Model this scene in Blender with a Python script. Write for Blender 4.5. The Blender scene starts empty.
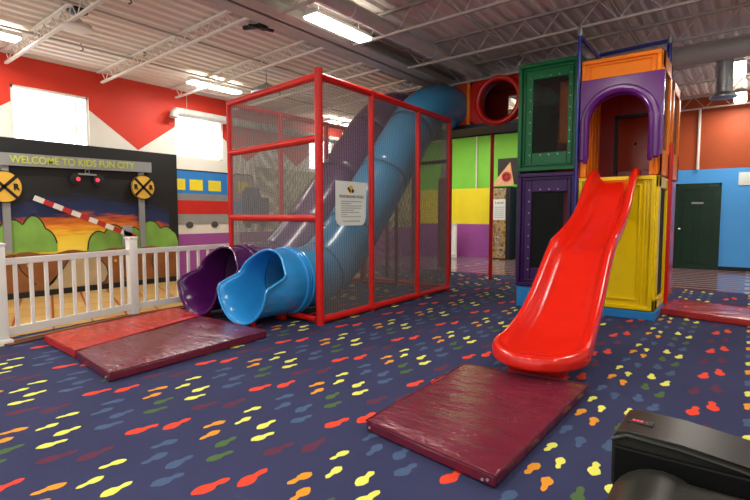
import bpy, bmesh, math, random
from mathutils import Vector, Matrix
random.seed(7)
C = bpy.context.scene.collection
PI = math.pi
OFF = {}

# ------------------------------------------------------------------ materials
def srgb(c):
    return tuple((v/12.92 if v <= .04045 else ((v+.055)/1.055)**2.4) for v in c)
def hexc(h):
    return srgb(tuple(int(h[i:i+2], 16)/255 for i in (0, 2, 4)))

class NT:
    def __init__(s, name):
        s.m = bpy.data.materials.new(name); s.m.use_nodes = True
        s.t = s.m.node_tree; s.t.nodes.clear()
        s.out = s.t.nodes.new('ShaderNodeOutputMaterial')
        s.b = s.t.nodes.new('ShaderNodeBsdfPrincipled')
        s.t.links.new(s.b.outputs[0], s.out.inputs[0])
    def n(s, k, **kw):
        x = s.t.nodes.new(k)
        for a, v in kw.items(): setattr(x, a, v)
        return x
    def l(s, a, b): s.t.links.new(a, b)
    def put(s, sock, v):
        if hasattr(v, 'links') or isinstance(v, bpy.types.NodeSocket): s.l(v, sock)
        else: sock.default_value = v
    def math(s, op, a, b=None, c=None, clamp=False):
        x = s.n('ShaderNodeMath', operation=op); x.use_clamp = clamp
        s.put(x.inputs[0], a)
        if b is not None: s.put(x.inputs[1], b)
        if c is not None: s.put(x.inputs[2], c)
        return x.outputs[0]
    def mix(s, f, a, b):
        x = s.n('ShaderNodeMix', data_type='RGBA')
        s.put(x.inputs[0], f)
        s.put(x.inputs[6], a if not isinstance(a, tuple) else (*a[:3], 1))
        s.put(x.inputs[7], b if not isinstance(b, tuple) else (*b[:3], 1))
        return x.outputs[2]
    def coords(s, kind='Object'):
        tc = s.n('ShaderNodeTexCoord'); return tc.outputs[kind]
    def pos(s):
        g = s.n('ShaderNodeNewGeometry'); return g.outputs['Position']
    def xyz(s, v):
        x = s.n('ShaderNodeSeparateXYZ'); s.l(v, x.inputs[0]); return x.outputs
    def noise(s, vec, scale, detail=3, rough=.5):
        x = s.n('ShaderNodeTexNoise'); s.l(vec, x.inputs['Vector'])
        x.inputs['Scale'].default_value = scale; x.inputs['Detail'].default_value = detail
        x.inputs['Roughness'].default_value = rough
        return x.outputs['Fac']
    def ramp(s, f, stops):
        x = s.n('ShaderNodeValToRGB'); s.l(f, x.inputs[0]); e = x.color_ramp.elements
        while len(e) < len(stops): e.new(.5)
        for i, (p, c) in enumerate(stops):
            e[i].position = p; e[i].color = (*c[:3], 1)
        return x.outputs[0]
    def bump(s, h, strength=.3, dist=.01):
        x = s.n('ShaderNodeBump'); x.inputs['Strength'].default_value = strength
        x.inputs['Distance'].default_value = dist
        s.l(h, x.inputs['Height']); s.l(x.outputs[0], s.b.inputs['Normal'])

def mat(name, col, rough=.5, metal=0, var=.08, vscale=3, bump=0, bscale=40, bdist=.004, coat=0, spec=.5, emit=None, es=1):
    t = NT(name); c = hexc(col) if isinstance(col, str) else col
    p = t.coords()
    if var:
        f = t.noise(p, vscale)
        d = tuple(max(0, v*(1-var*2)) for v in c); u = tuple(min(1, v*(1+var*1.4)) for v in c)
        t.l(t.mix(f, d, u), t.b.inputs['Base Color'])
    else: t.b.inputs['Base Color'].default_value = (*c, 1)
    t.b.inputs['Roughness'].default_value = rough; t.b.inputs['Metallic'].default_value = metal
    t.b.inputs['Coat Weight'].default_value = coat; t.b.inputs['Coat Roughness'].default_value = .12
    t.b.inputs['Specular IOR Level'].default_value = spec
    if bump: t.bump(t.noise(p, bscale, 4), bump, bdist)
    if emit:
        t.b.inputs['Emission Color'].default_value = (*(hexc(emit) if isinstance(emit, str) else emit), 1)
        t.b.inputs['Emission Strength'].default_value = es
    return t.m

M = {}
def plast(k, col, rough=.28, coat=.2, **kw): M[k] = mat(k, col, rough, coat=coat, var=.05, bump=.05, bscale=8, bdist=.01, **kw)
plast('red_plastic', 'd21a10', .24); plast('slide_red', 'dc200d', .2); plast('dark_red', '8c130d', .35)
plast('orange_plastic', 'fa8410', .42, coat=.05, spec=.3); plast('yellow_plastic', 'efcb00', .3, coat=.05, spec=.3); plast('green_plastic', '075c30', .3, coat=.05, spec=.3)
plast('purple_plastic', '5c1470', .25); plast('purple_panel', '340c4c', .35, coat=.05, spec=.3); plast('blue_plastic', '2f97dd', .2)
plast('tube_purple', '4d1458', .2); plast('blue_base', '1f7fc4', .4); plast('orange_red', 'd2400f', .3)
plast('blue_plastic_long', '3c88b4', .25); plast('tube_purple_long', '5f3c66', .25)
plast('navy_steel', '1e2a8a', .3)
M['red_pad'] = mat('red_pad', 'cc160e', .42, bump=.1, bscale=30, spec=.35)
M['maroon_pad'] = mat('maroon_pad', '7c1518', .45, bump=.1, bscale=30)
M['white_vinyl'] = mat('white_vinyl', 'e8e8e2', .35, var=.02)
M['galv'] = mat('galv', 'a9adb0', .35, metal=.85, var=.15, vscale=10)
M['duct'] = mat('duct', 'b8b6b0', .5, metal=0, var=.1, vscale=4)
M['steel_paint'] = mat('steel_paint', 'c2bbb0', .6, var=.06)
M['joist_paint'] = mat('joist_paint', 'b5ada2', .7, var=.06)
M['steel_light'] = mat('steel_light', 'e6e2d8', .6, var=.05)
M['beam_paint'] = mat('beam_paint', 'b5b0a6', .65, var=.06)
M['black'] = mat('black', '0f0f10', .6, var=.05)
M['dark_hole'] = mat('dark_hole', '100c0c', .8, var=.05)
M['navy_edge'] = mat('navy_edge', '0e1230', .5)
M['inner_black'] = mat('inner_black', '060606', .7, var=0, spec=.2)
M['white'] = mat('white', 'f2f0ea', .6, var=.02)
M['screw'] = mat('screw', 'd8d8d8', .25, metal=.6, var=0)
M['leather'] = mat('leather', '0c0c0b', .34, bump=.35, bscale=120, bdist=.002, var=.2, vscale=6)
M['leather_grey'] = mat('leather_grey', '262620', .36, bump=.35, bscale=120, bdist=.002, var=.2, vscale=6)
M['paper'] = mat('paper', 'dfe6df', .7, var=.02)
M['ink'] = mat('ink', '3a3f45', .8, var=0)
M['led'] = mat('led', '400000', .5, var=0, emit=(1, .05, .08), es=1.2)
M['door_green'] = mat('door_green', '0c2f1e', .35, var=.1)
M['mural_black'] = mat('mural_black', '131414', .55, var=.1)
M['lamp_glow'] = mat('lamp_glow', 'ffffff', .5, var=0, emit=(1, .97, .88), es=9)
M['fixture'] = mat('fixture', 'd9d9d4', .5, var=.02)
def painted(k, col, v=.12, sc=2.5, rough=.6): M[k] = mat(k, col, rough, var=v, vscale=sc, bump=.15, bscale=60)
painted('bush_green', '7fb04a', .25, 3); painted('paint_yellow', 'e9c41e'); painted('sign_yellow', 'e2b23c', .08)
painted('grey_board', '8b8d8c', .1); painted('barrier_white', 'dcd8cf', .06); painted('barrier_red', 'b3241f', .08)
painted('hill_brown', '8a5220', .3, 4); painted('road_beige', 'b39e78', .15, 5); painted('lettering', 'bcc94a', .05)
painted('train_blue', '2a7fc9', .1); painted('train_red', 'cf2418', .1); painted('train_window', 'ecd92c', .1)
painted('train_grey', '9a9b94', .12); painted('wheel_dark', '4a4a48', .1); painted('purple_wall', 'a04f9e', .05)
painted('far_orange', 'a8440e', .15, 1.5); painted('far_blue', '4aa0e6', .06, 1.2); painted('lime_wall', '7fd03a', .05)
painted('yellow_wall', 'f5e21b', .04); painted('white_wall', 'e9e6da', .04); painted('red_wall', 'd8331a', .06)
painted('outline', '14150f', .05); painted('engine_blue', '35517a', .15)
painted('charcoal_wall', '2a2420', .1); painted('pizza', 'd8a878', .15, 12)

def vinyl(k, col, col2):
    t = NT(k); p = t.coords()
    mp = t.n('ShaderNodeMapping'); t.l(p, mp.inputs[0]); mp.inputs['Scale'].default_value = (1, 3.2, 1)
    mp.inputs['Rotation'].default_value = (0, 0, .5)
    f = t.noise(mp.outputs[0], 2.2, 4, .6); f2 = t.noise(p, 5, 3)
    t.l(t.mix(f2, hexc(col), hexc(col2)), t.b.inputs['Base Color'])
    r = t.n('ShaderNodeMapRange'); t.l(f2, r.inputs[0]); r.inputs[3].default_value = .12; r.inputs[4].default_value = .34
    t.l(r.outputs[0], t.b.inputs['Roughness'])
    h = t.math('ADD', f, t.math('MULTIPLY', t.noise(p, 60, 2), .06))
    t.bump(h, .45, .05)
    M[k] = t.m
vinyl('mat_maroon', '5c1a2b', '742639'); vinyl('mat_red', 'a81b12', 'bf2418'); vinyl('mat_red_dark', '9c2222', 'b03030')

def net(k, col, cover=.3, cell=.05, dens=None):
    t = NT(k); x, y, z = t.xyz(t.coords())
    s = t.math('ADD', x, y)
    u = t.math('DIVIDE', t.math('ADD', t.math('MULTIPLY', s, 2.0), z), cell)
    v = t.math('DIVIDE', t.math('SUBTRACT', t.math('MULTIPLY', s, 2.0), z), cell)
    a = t.math('LESS_THAN', t.math('FRACT', u), cover*.5)
    b = t.math('LESS_THAN', t.math('FRACT', v), cover*.5)
    m = t.math('MAXIMUM', a, b)
    st = t.math('FRACT', t.math('DIVIDE', t.math('ADD', s, t.math('MULTIPLY', t.math('SINE', t.math('MULTIPLY', z, 20)), .006)), cell*1.1))
    t.l(t.mix(t.math('LESS_THAN', st, .35), hexc(col), tuple(v*.4 for v in hexc(col))), t.b.inputs['Base Color']); t.b.inputs['Roughness'].default_value = .7
    tr = t.n('ShaderNodeBsdfTransparent'); ms = t.n('ShaderNodeMixShader')
    t.l(m, ms.inputs[0]); t.l(tr.outputs[0], ms.inputs[1]); t.l(t.b.outputs[0], ms.inputs[2])
    t.l(ms.outputs[0], t.out.inputs[0])
    M[k] = t.m
net('net_grey', '807d78', .62, .042); net('net_black', '0a0a0a', .3, .03)

# window pane: bright daylight sky seen through slightly frosted glass
t = NT('daylight_glass'); t.b.inputs['Base Color'].default_value = (.9, .95, 1, 1); t.b.inputs['Roughness'].default_value = .1
t.b.inputs['Emission Color'].default_value = (.93, .97, 1, 1); t.b.inputs['Emission Strength'].default_value = 5
M['daylight_glass'] = t.m

# carpet with shoe prints -------------------------------------------------
t = NT('carpet'); P = t.pos(); X, Y, Z = t.xyz(P)
nz = t.noise(P, 160, 2); nb = t.noise(P, 1.3, 3)
base = t.mix(nb, hexc('2f3354'), hexc('3e4266')); base = t.mix(t.math('MULTIPLY', nz, .45), base, hexc('20223f'))
U = t.math('DIVIDE', t.math('SUBTRACT', X, -2.10), .92)
V = t.math('DIVIDE', t.math('ADD', t.math('SUBTRACT', Y, 1.435), t.math('MULTIPLY', U, .14)), .955)
wob = t.math('MULTIPLY', t.math('SUBTRACT', t.noise(P, 25, 2), .5), .018)
def foot(cx, cy, L, W, d, lean):
    """mask of one print; (cx, cy) in metres inside the cell, d=-1: ball of the foot at -y"""
    cu = cx/.92; cv = (cy+.14*cu)/.955
    fu = t.math('SUBTRACT', t.math('FRACT', t.math('SUBTRACT', U, cu-.5)), .5)
    fv = t.math('SUBTRACT', t.math('FRACT', t.math('SUBTRACT', V, cv-.5)), .5)
    dx = t.math('MULTIPLY', fu, .92)
    dy = t.math('SUBTRACT', t.math('MULTIPLY', fv, .955), t.math('MULTIPLY', fu, .14))
    dx = t.math('ADD', dx, wob)
    dy = t.math('MULTIPLY', dy, d)                                  # ball towards +dy
    dx = t.math('SUBTRACT', dx, t.math('MULTIPLY', dy, lean))
    # width as a function of dy: sole outline
    s = t.math('DIVIDE', t.math('ADD', dy, L/2), L)                 # 0 heel .. 1 toe
    w1 = t.math('MULTIPLY', t.math('SUBTRACT', 1, t.math('POWER', t.math('ABSOLUTE', t.math('DIVIDE', t.math('SUBTRACT', s, .67), .33)), 2.4)), .92)
    w2 = t.math('MULTIPLY', t.math('SUBTRACT', 1, t.math('POWER', t.math('ABSOLUTE', t.math('DIVIDE', t.math('SUBTRACT', s, .2), .2)), 2.4)), .52)
    w3 = t.math('MULTIPLY', t.math('COMPARE', s, .38, .24), .47)
    w = t.math('MAXIMUM', t.math('MAXIMUM', w1, w2), w3)
    ax = t.math('ABSOLUTE', dx)
    return t.math('LESS_THAN', ax, t.math('MULTIPLY', w, W/2))
PR = [('e0452c', [(0, 0, .215, .085, -1, -.1), (.10, .18, .215, .085, -1, .1)], 1),
      ('e09528', [(.30, .32, .16, .065, 1, .1), (.41, .21, .16, .065, 1, -.1)], .95),
      ('dcdc60', [(.30, .63, .145, .058, 1, .1), (.40, .47, .145, .058, 1, -.1)], 1),
      ('dcdc60', [(.57, .52, .17, .072, -1, .1), (.69, .39, .17, .072, -1, -.1)], 1),
      ('4f6d2f', [(.57, .21, .17, .072, -1, .1), (.69, .08, .17, .072, -1, -.1)], .8),
      ('4d6788', [(.57, .86, .18, .08, -1, .1), (.69, .72, .18, .08, -1, -.1), (.30, .93, .165, .07, 1, .1), (.42, .80, .165, .07, 1, -.1)], .65),
      ('6b2c38', [(-.03, .48, .22, .09, -1, -.1), (.10, .63, .22, .09, -1, .1)], .65)]
col = base
for h, ps, op in PR:
    m = None
    for q in ps:
        f = foot(*q); m = f if m is None else t.math('MAXIMUM', m, f)
    col = t.mix(t.math('MULTIPLY', m, op), col, hexc(h))
t.l(col, t.b.inputs['Base Color']); t.b.inputs['Roughness'].default_value = .95; t.b.inputs['Specular IOR Level'].default_value = .2
t.bump(nz, .5, .006); M['carpet'] = t.m

def brick(k, c1, c2, mortar, scale, bw, rh, ms, rough, rot=0):
    t = NT(k); P = t.pos(); mp = t.n('ShaderNodeMapping'); t.l(P, mp.inputs[0]); mp.inputs['Rotation'].default_value = (0, 0, rot)
    b = t.n('ShaderNodeTexBrick'); t.l(mp.outputs[0], b.inputs['Vector'])
    b.inputs['Color1'].default_value = (*hexc(c1), 1); b.inputs['Color2'].default_value = (*hexc(c2), 1); b.inputs['Mortar'].default_value = (*hexc(mortar), 1)
    b.inputs['Scale'].default_value = scale; b.inputs['Brick Width'].default_value = bw; b.inputs['Row Height'].default_value = rh; b.inputs['Mortar Size'].default_value = ms
    t.l(b.outputs[0], t.b.inputs['Base Color']); t.b.inputs['Roughness'].default_value = rough; M[k] = t.m
brick('play_floor', 'c9a566', 'bd9858', '8c2f1c', 1, .62, .42, .014, .3, .35)
brick('hall_floor', '8a3226', '4a5a78', 'b8b0a0', 1, 6, .34, .04, .15)

# sunset sky painting
t = NT('sunset_paint'); P = t.pos(); X, Y, Z = t.xyz(P)
mp = t.n('ShaderNodeMapping'); t.l(P, mp.inputs[0]); mp.inputs['Scale'].default_value = (1, 1.0, 8)
st = t.noise(mp.outputs[0], 2.2, 4, .6)
zz = t.math('ADD', Z, t.math('MULTIPLY', t.math('SUBTRACT', st, .5), .5))
zz = t.math('ADD', zz, t.math('MULTIPLY', t.math('POWER', t.math('ABSOLUTE', t.math('SUBTRACT', Y, 3.95)), 1.6), .11))
f = t.math('DIVIDE', t.math('SUBTRACT', zz, .7), 1.9, clamp=True)
c = t.ramp(f, [(0, hexc('f6dc4a')), (.17, hexc('f5cf3a')), (.25, hexc('ee8a22')), (.34, hexc('b0481c')), (.38, hexc('1b2a58')), (.46, hexc('15244e')), (.54, hexc('121313')), (1, hexc('161717'))])
t.l(c, t.b.inputs['Base Color']); t.b.inputs['Roughness'].default_value = .55; M['sunset_paint'] = t.m
# jungle mural seen through the cage
t = NT('woodland_paint'); P = t.pos()
f1 = t.noise(P, 1.6, 5, .65); f2 = t.noise(P, 6, 4, .7)
c = t.ramp(f1, [(0, hexc('c9b45a')), (.42, hexc('d8d4b8')), (.5, hexc('b9b59a')), (.58, hexc('8f9a6a')), (.7, hexc('cfc9b0')), (1, hexc('b3a445'))])
c = t.mix(t.math('GREATER_THAN', f2, .62), c, hexc('4f5a42'))
t.l(c, t.b.inputs['Base Color']); t.b.inputs['Roughness'].default_value = .6; M['woodland_paint'] = t.m
t = NT('machine_art'); P = t.pos(); f2 = t.n('ShaderNodeTexVoronoi'); t.l(P, f2.inputs['Vector']); f2.inputs['Scale'].default_value = 6
c = t.ramp(f2.outputs[0], [(0, hexc('3a2a18')), (.25, hexc('8a6a3a')), (.5, hexc('b89a5a')), (.8, hexc('6a4a28')), (1, hexc('caa86a'))])
t.l(c, t.b.inputs['Base Color']); M['machine_art'] = t.m

# ------------------------------------------------------------------ mesh helpers
class MB:
    def __init__(s): s.b = bmesh.new()
    def box(s, x0, x1, y0, y1, z0, z1, mtx=None):
        r = bmesh.ops.create_cube(s.b, size=1)
        for v in r['verts']:
            v.co = Vector(((x0+x1)/2+v.co.x*(x1-x0), (y0+y1)/2+v.co.y*(y1-y0), (z0+z1)/2+v.co.z*(z1-z0)))
            if mtx: v.co = mtx @ v.co
        return s
    def rbox(s, x0, x1, y0, y1, z0, z1, r=.02, seg=3):
        c = bmesh.new(); q = bmesh.ops.create_cube(c, size=1)
        for v in c.verts: v.co = Vector(((x0+x1)/2+v.co.x*(x1-x0), (y0+y1)/2+v.co.y*(y1-y0), (z0+z1)/2+v.co.z*(z1-z0)))
        bmesh.ops.bevel(c, geom=c.edges[:]+c.verts[:], offset=r, segments=seg, profile=.5, affect='EDGES')
        me = bpy.data.meshes.new('t'); c.to_mesh(me); c.free(); s.b.from_mesh(me); bpy.data.meshes.remove(me); return s
    def sweep(s, pts, rad, n=12, cap=True, closed=False):
        pts = [Vector(p) for p in pts]; N = len(pts)
        rads = rad if isinstance(rad, (list, tuple)) else [rad]*N
        rings = []; up = None
        for i, p in enumerate(pts):
            a = pts[(i-1) % N] if (closed or i) else p; b = pts[(i+1) % N] if (closed or i < N-1) else p
            d = (b-a).normalized()
            if up is None: up = Vector((0, 0, 1)) if abs(d.z) < .9 else Vector((1, 0, 0))
            sd = d.cross(up).normalized(); up = sd.cross(d).normalized()
            rings.append([s.b.verts.new(p+(sd*math.cos(2*PI*k/n)+up*math.sin(2*PI*k/n))*rads[i]) for k in range(n)])
        for i in range(N if closed else N-1):
            A, B = rings[i], rings[(i+1) % N]
            for k in range(n): s.b.faces.new((A[k], A[(k+1) % n], B[(k+1) % n], B[k]))
        if cap and not closed:
            s.b.faces.new(rings[0][::-1]); s.b.faces.new(rings[-1])
        return s
    def tube(s, a, b, r, n=12): return s.sweep([a, b], r, n)
    def bar(s, a, b, w, h):
        """box bar from a to b, w wide, h deep"""
        a, b = Vector(a), Vector(b); d = (b-a); L = d.length; d.normalize()
        up = Vector((0, 0, 1)) if abs(d.z) < .98 else Vector((0, 1, 0))
        sd = d.cross(up).normalized(); up = sd.cross(d)
        m = Matrix((( d.x, sd.x, up.x, (a.x+b.x)/2), (d.y, sd.y, up.y, (a.y+b.y)/2), (d.z, sd.z, up.z, (a.z+b.z)/2), (0, 0, 0, 1)))
        return s.box(-L/2, L/2, -w/2, w/2, -h/2, h/2, m)
    def prism(s, pts, ax, v0, v1):
        """polygon pts in the plane perpendicular to axis ax, extruded v0..v1"""
        def P(p, v):
            return Vector((v, p[0], p[1])) if ax == 0 else (Vector((p[0], v, p[1])) if ax == 1 else Vector((p[0], p[1], v)))
        A = [s.b.verts.new(P(p, v0)) for p in pts]; B = [s.b.verts.new(P(p, v1)) for p in pts]
        n = len(pts)
        f1 = s.b.faces.new(A); f2 = s.b.faces.new(B[::-1])
        for i in range(n): s.b.faces.new((A[i], B[i], B[(i+1) % n], A[(i+1) % n]))
        bmesh.ops.triangulate(s.b, faces=[f1, f2]); return s
    def lathe(s, prof, c, n=24, ax=2):
        rings = []
        for r, h in prof:
            ring = []
            for k in range(n):
                a = 2*PI*k/n; q = [r*math.cos(a), r*math.sin(a), h]
                if ax == 1: q = [q[0], h, q[1]]
                if ax == 0: q = [h, q[0], q[1]]
                ring.append(s.b.verts.new(Vector(c)+Vector(q)))
            rings.append(ring)
        for A, B in zip(rings, rings[1:]):
            for k in range(n): s.b.faces.new((A[k], A[(k+1) % n], B[(k+1) % n], B[k]))
        s.b.faces.new(rings[0][::-1]); s.b.faces.new(rings[-1]); return s
    def ring(s, c, R, r, ax=1, n=40, m=10, sx=1):
        pts = []
        for k in range(n):
            a = 2*PI*k/n; q = (R*math.cos(a)*sx, 0, R*math.sin(a)) if ax == 1 else ((0, R*math.cos(a), R*math.sin(a)) if ax == 0 else (R*math.cos(a), R*math.sin(a), 0))
            pts.append(Vector(c)+Vector(q))
        return s.sweep(pts, r, m, closed=True)
    def grid(s, rows):
        vs = [[s.b.verts.new(Vector(p)) for p in r] for r in rows]
        for A, B in zip(vs, vs[1:]):
            for k in range(len(A)-1): s.b.faces.new((A[k], A[k+1], B[k+1], B[k]))
        return s
    def build(s, name, m, parent=None, bevel=0, smooth=True, solid=0, sub=0):
        bm = s.b; bmesh.ops.recalc_face_normals(bm, faces=bm.faces[:])
        me = bpy.data.meshes.new(name); o = bpy.data.objects.new(name, me); C.objects.link(o)
        if parent: off = OFF[parent.name]; o.parent = parent
        else:
            xs = [v.co for v in bm.verts]
            off = Vector(((min(v.x for v in xs)+max(v.x for v in xs))/2, (min(v.y for v in xs)+max(v.y for v in xs))/2, min(v.z for v in xs)))
            o.location = off
        OFF[o.name] = off
        bmesh.ops.translate(bm, verts=bm.verts[:], vec=-off)
        bm.to_mesh(me); bm.free(); me.materials.append(M[m] if isinstance(m, str) else m)
        if smooth:
            me.shade_smooth()
            try: me.set_sharp_from_angle(angle=math.radians(38))
            except Exception: pass
        if solid:
            q = o.modifiers.new('solid', 'SOLIDIFY'); q.thickness = solid; q.offset = 0
        if bevel:
            q = o.modifiers.new('bevel', 'BEVEL'); q.width = bevel; q.segments = 2; q.limit_method = 'ANGLE'
        if sub:
            q = o.modifiers.new('sub', 'SUBSURF'); q.levels = q.render_levels = sub
        return o

def tag(o, label=None, cat=None, group=None, kind=None):
    if label: o['label'] = label
    if cat: o['category'] = cat
    if group: o['group'] = group
    if kind: o['kind'] = kind
    return o
def thing(name, loc, label, cat, group=None):
    o = bpy.data.objects.new(name, None); C.objects.link(o); o.location = loc; o.empty_display_size = .1
    OFF[o.name] = Vector(loc); return tag(o, label, cat, group)
def struct(o, label=None, cat=None): return tag(o, label, cat, None, 'structure')
def text(name, s, m, parent, loc, rot, size, ext=.003, sx=1, label=None, bold=0):
    cu = bpy.data.curves.new('t', 'FONT'); cu.body = s; cu.size = size; cu.extrude = ext; cu.align_x = 'CENTER'; cu.align_y = 'CENTER'; cu.offset = bold
    to = bpy.data.objects.new('t', cu); C.objects.link(to); bpy.context.view_layer.update()
    me = bpy.data.meshes.new_from_object(to.evaluated_get(bpy.context.evaluated_depsgraph_get()))
    bpy.data.objects.remove(to)
    me.transform(Matrix.Translation(Vector(loc)-OFF[parent.name]) @ rot @ Matrix.Diagonal((sx, 1, 1, 1)))
    me.materials.clear(); me.materials.append(M[m])
    o = bpy.data.objects.new(name, me); C.objects.link(o); o.parent = parent; OFF[o.name] = OFF[parent.name]
    if label: o['label'] = label
    return o
R_WALLX = Matrix(((0, 0, 1, 0), (1, 0, 0, 0), (0, 1, 0, 0), (0, 0, 0, 1)))      # text on a wall facing +x (reads along +y)
R_WALLY = Matrix(((1, 0, 0, 0), (0, 0, -1, 0), (0, 1, 0, 0), (0, 0, 0, 1)))     # text on a wall facing -y

# ------------------------------------------------------------------ the room
def deck(x):                                      # height of the roof deck
    return 3.93+.048*(x+9.5) if x < -5 else 4.146+.02*(x+5)
XW, YF = -9.5, 14.8
fl = struct(MB().box(XW, 7, -5, YF, -.1, 0).build('floor', 'carpet', smooth=False), 'navy carpet scattered with coloured shoe prints', 'floor')
struct(MB().box(XW, 7, 10.6, YF, 0, .004).build('hall_floor', 'hall_floor', fl, smooth=False), 'glossy striped hard floor before the far wall')
struct(MB().prism([(XW, -2), (-7.35, -2), (-6.45, 1.7), (-6.72, 3.3), (-6.78, 9), (XW, 9)], 2, 0, .004).build('play_floor', 'play_floor', fl, smooth=False), 'tan play floor with red lines behind the fence')

# left wall with windows, red saw-tooth top
def wall_yz(name, x0, x1, y0, y1, zt, holes, m):
    b = MB(); ys = sorted({y0, y1, *[h[0] for h in holes], *[h[1] for h in holes]})
    for a, c in zip(ys, ys[1:]):
        h = [q for q in holes if q[0] <= a and q[1] >= c]
        if h: b.box(x0, x1, a, c, 0, h[0][2]); b.box(x0, x1, a, c, h[0][3], zt)
        else: b.box(x0, x1, a, c, 0, zt)
    return b.build(name, m, smooth=False)
WIN = [(.16, 1.34), (3.0, 4.18), (5.84, 7.0), (9.72, 10.72), (12.6, 13.6)]
wl = struct(wall_yz('wall_left', XW-.25, XW, -5, YF, 3.95, [(a, b, 2.55, 3.43) for a, b in WIN], 'white_wall'), 'long white wall with a red saw-tooth top and high windows', 'wall')
# red zigzag: strips between windows and over them
b = MB()
VS = [-3.52, -.66, 2.2, 5.06, 7.67, 9.25, 11.7, 14.4]
def zig(y):                                       # lower edge of the red
    return min(2.6+.7*min(abs(y-v) for v in VS), 3.43)
ys = sorted({-5, YF, *[v for w in WIN for v in w], *VS, *[(p+q)/2 for p, q in zip(VS, VS[1:])], *[v+k*1.1857 for v in VS for k in (-1, 1) if -5 < v+k*1.1857 < YF]})
for a, c in zip(ys, ys[1:]):
    if c <= -5 or a >= YF or a < -5: continue
    mid = (a+c)/2
    inwin = any(w[0] <= mid <= w[1] for w in WIN)
    za, zc = zig(a), zig(c)
    if inwin: za = zc = 3.43
    else: za, zc = min(za, 3.43), min(zc, 3.43)
    b.prism([(a, za), (c, zc), (c, 3.9), (a, 3.9)], 0, XW, XW+.004)
b.build('red_band', 'red_wall', wl, smooth=False)
for i, (a, c) in enumerate(WIN):
    w = struct(thing('window_%d' % (i+1), (XW-.1, (a+c)/2, 2.55), 'high daylit window in the left wall, %s along from the near end' % ['first', 'second', 'third', 'fourth', 'fifth'][i], 'window'))
    f = MB(); z0, z1 = 2.55, 3.43
    for q in ((a, a+.04, z0, z1), (c-.04, c, z0, z1), (a, c, z0, z0+.04), (a, c, z1-.04, z1)): f.box(XW-.14, XW-.02, *q)
    f.box(XW-.11, XW-.07, c-.2, c-.17, z0, z1)
    f.build('window_frame', 'white', w, smooth=False)
    MB().box(XW-.1, XW-.09, a+.03, c-.03, z0+.03, z1-.03).build('pane', 'daylight_glass', w, smooth=False)
b = MB().box(XW, XW+.012, 5.82, YF, 0, .95); b.build('purple_wainscot', 'purple_wall', wl, smooth=False)

struct(MB().box(7, 7.2, -5, YF, 0, 4.5).build('wall_right', 'white_wall', smooth=False), 'plain off-white right wall, unseen, added against side light', 'wall')  # out of view, put in to cut the sky light from the right
# far wall
wf = struct(MB().box(XW-.25, 7, YF, YF+.2, 0, 4.6).build('wall_far', 'charcoal_wall', smooth=False), 'far wall painted in bands of lime, yellow, purple, orange and blue', 'wall')
MB().box(XW, -5.6, YF-.01, YF, 2.2, 4.2).build('lime_band', 'lime_wall', wf, smooth=False)
MB().box(XW, -6.56, YF-.012, YF, 1.06, 2.2).build('yellow_band', 'yellow_wall', wf, smooth=False)
MB().box(XW, -6.56, YF-.014, YF, 0, 1.06).build('purple_band', 'purple_wall', wf, smooth=False)
MB().box(-5.6, 7, YF-.01, YF, 2.47, 4.4).build('orange_band', 'far_orange', wf, smooth=False)
MB().box(-5.6, 7, YF-.012, YF, 0, 2.47).build('blue_band', 'far_blue', wf, smooth=False)
MB().box(-6.33, -5.7, YF-.016, YF, 2.28, 3.08).build('black_panel', 'charcoal_wall', wf, smooth=False)
MB().box(-6.56, -6.35, YF-.016, YF, 0, 2.2).build('dark_recess', 'charcoal_wall', wf, smooth=False)
MB().tube((-1.1, YF-.06, 2.47), (-1.1, YF-.06, 3.95), .03, 8).build('conduit', 'steel_light', wf)
MB().tube((-7.03, YF-.06, 2.2), (-7.03, YF-.06, 3.95), .025, 8).build('conduit', 'steel_light', wf)
struct(MB().box(-5.6, -1.54, YF-.03, YF, 0, .1).box(-.6, 7, YF-.03, YF, 0, .1).build('baseboard_far', 'black', smooth=False), 'black baseboard under the blue wall', 'baseboard')
d = struct(thing('door_1', (-1.07, YF-.04, 0), 'dark green panelled door in the blue far wall', 'door'))
MB().box(-1.5, -.64, YF-.06, YF, .01, 2.08).build('door_leaf', 'door_green', d, bevel=.004)
b = MB().box(-1.55, -1.5, YF-.05, YF, 0, 2.13).box(-.64, -.59, YF-.05, YF, 0, 2.13).box(-1.55, -.59, YF-.05, YF, 2.08, 2.13)
b.build('door_frame', 'door_green', d, smooth=False)
b = MB()
for x in (-1.4, -1.03):
    for z0, z1 in ((.15, .85), (.98, 1.55), (1.7, 1.98)):
        for q in ((x, x+.29, z0, z0+.02), (x, x+.29, z1-.02, z1), (x, x+.02, z0, z1), (x+.27, x+.29, z0, z1)):
            b.box(q[0], q[1], YF-.072, YF-.06, q[2], q[3])
b.build('door_moulding', 'door_green', d, smooth=False)
MB().lathe([(.03, 0), (.03, -.02), (.014, -.03), (.014, -.05), (.03, -.06), (.028, -.08), (.01, -.09)], (-1.43, YF-.06, 1.0), 14, 1).build('door_knob', 'screw', d)
b = MB().box(-1.2, -.94, YF-.075, YF-.06, 1.62, 1.67); b.build('door_plate', 'grey_board', d)
o = MB().rbox(-.27, -.03, YF-.03, YF, 2.05, 2.36, .01).build('wall_notice', 'paper'); tag(o, 'small white notice on the blue wall right of the green door', 'notice')


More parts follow.
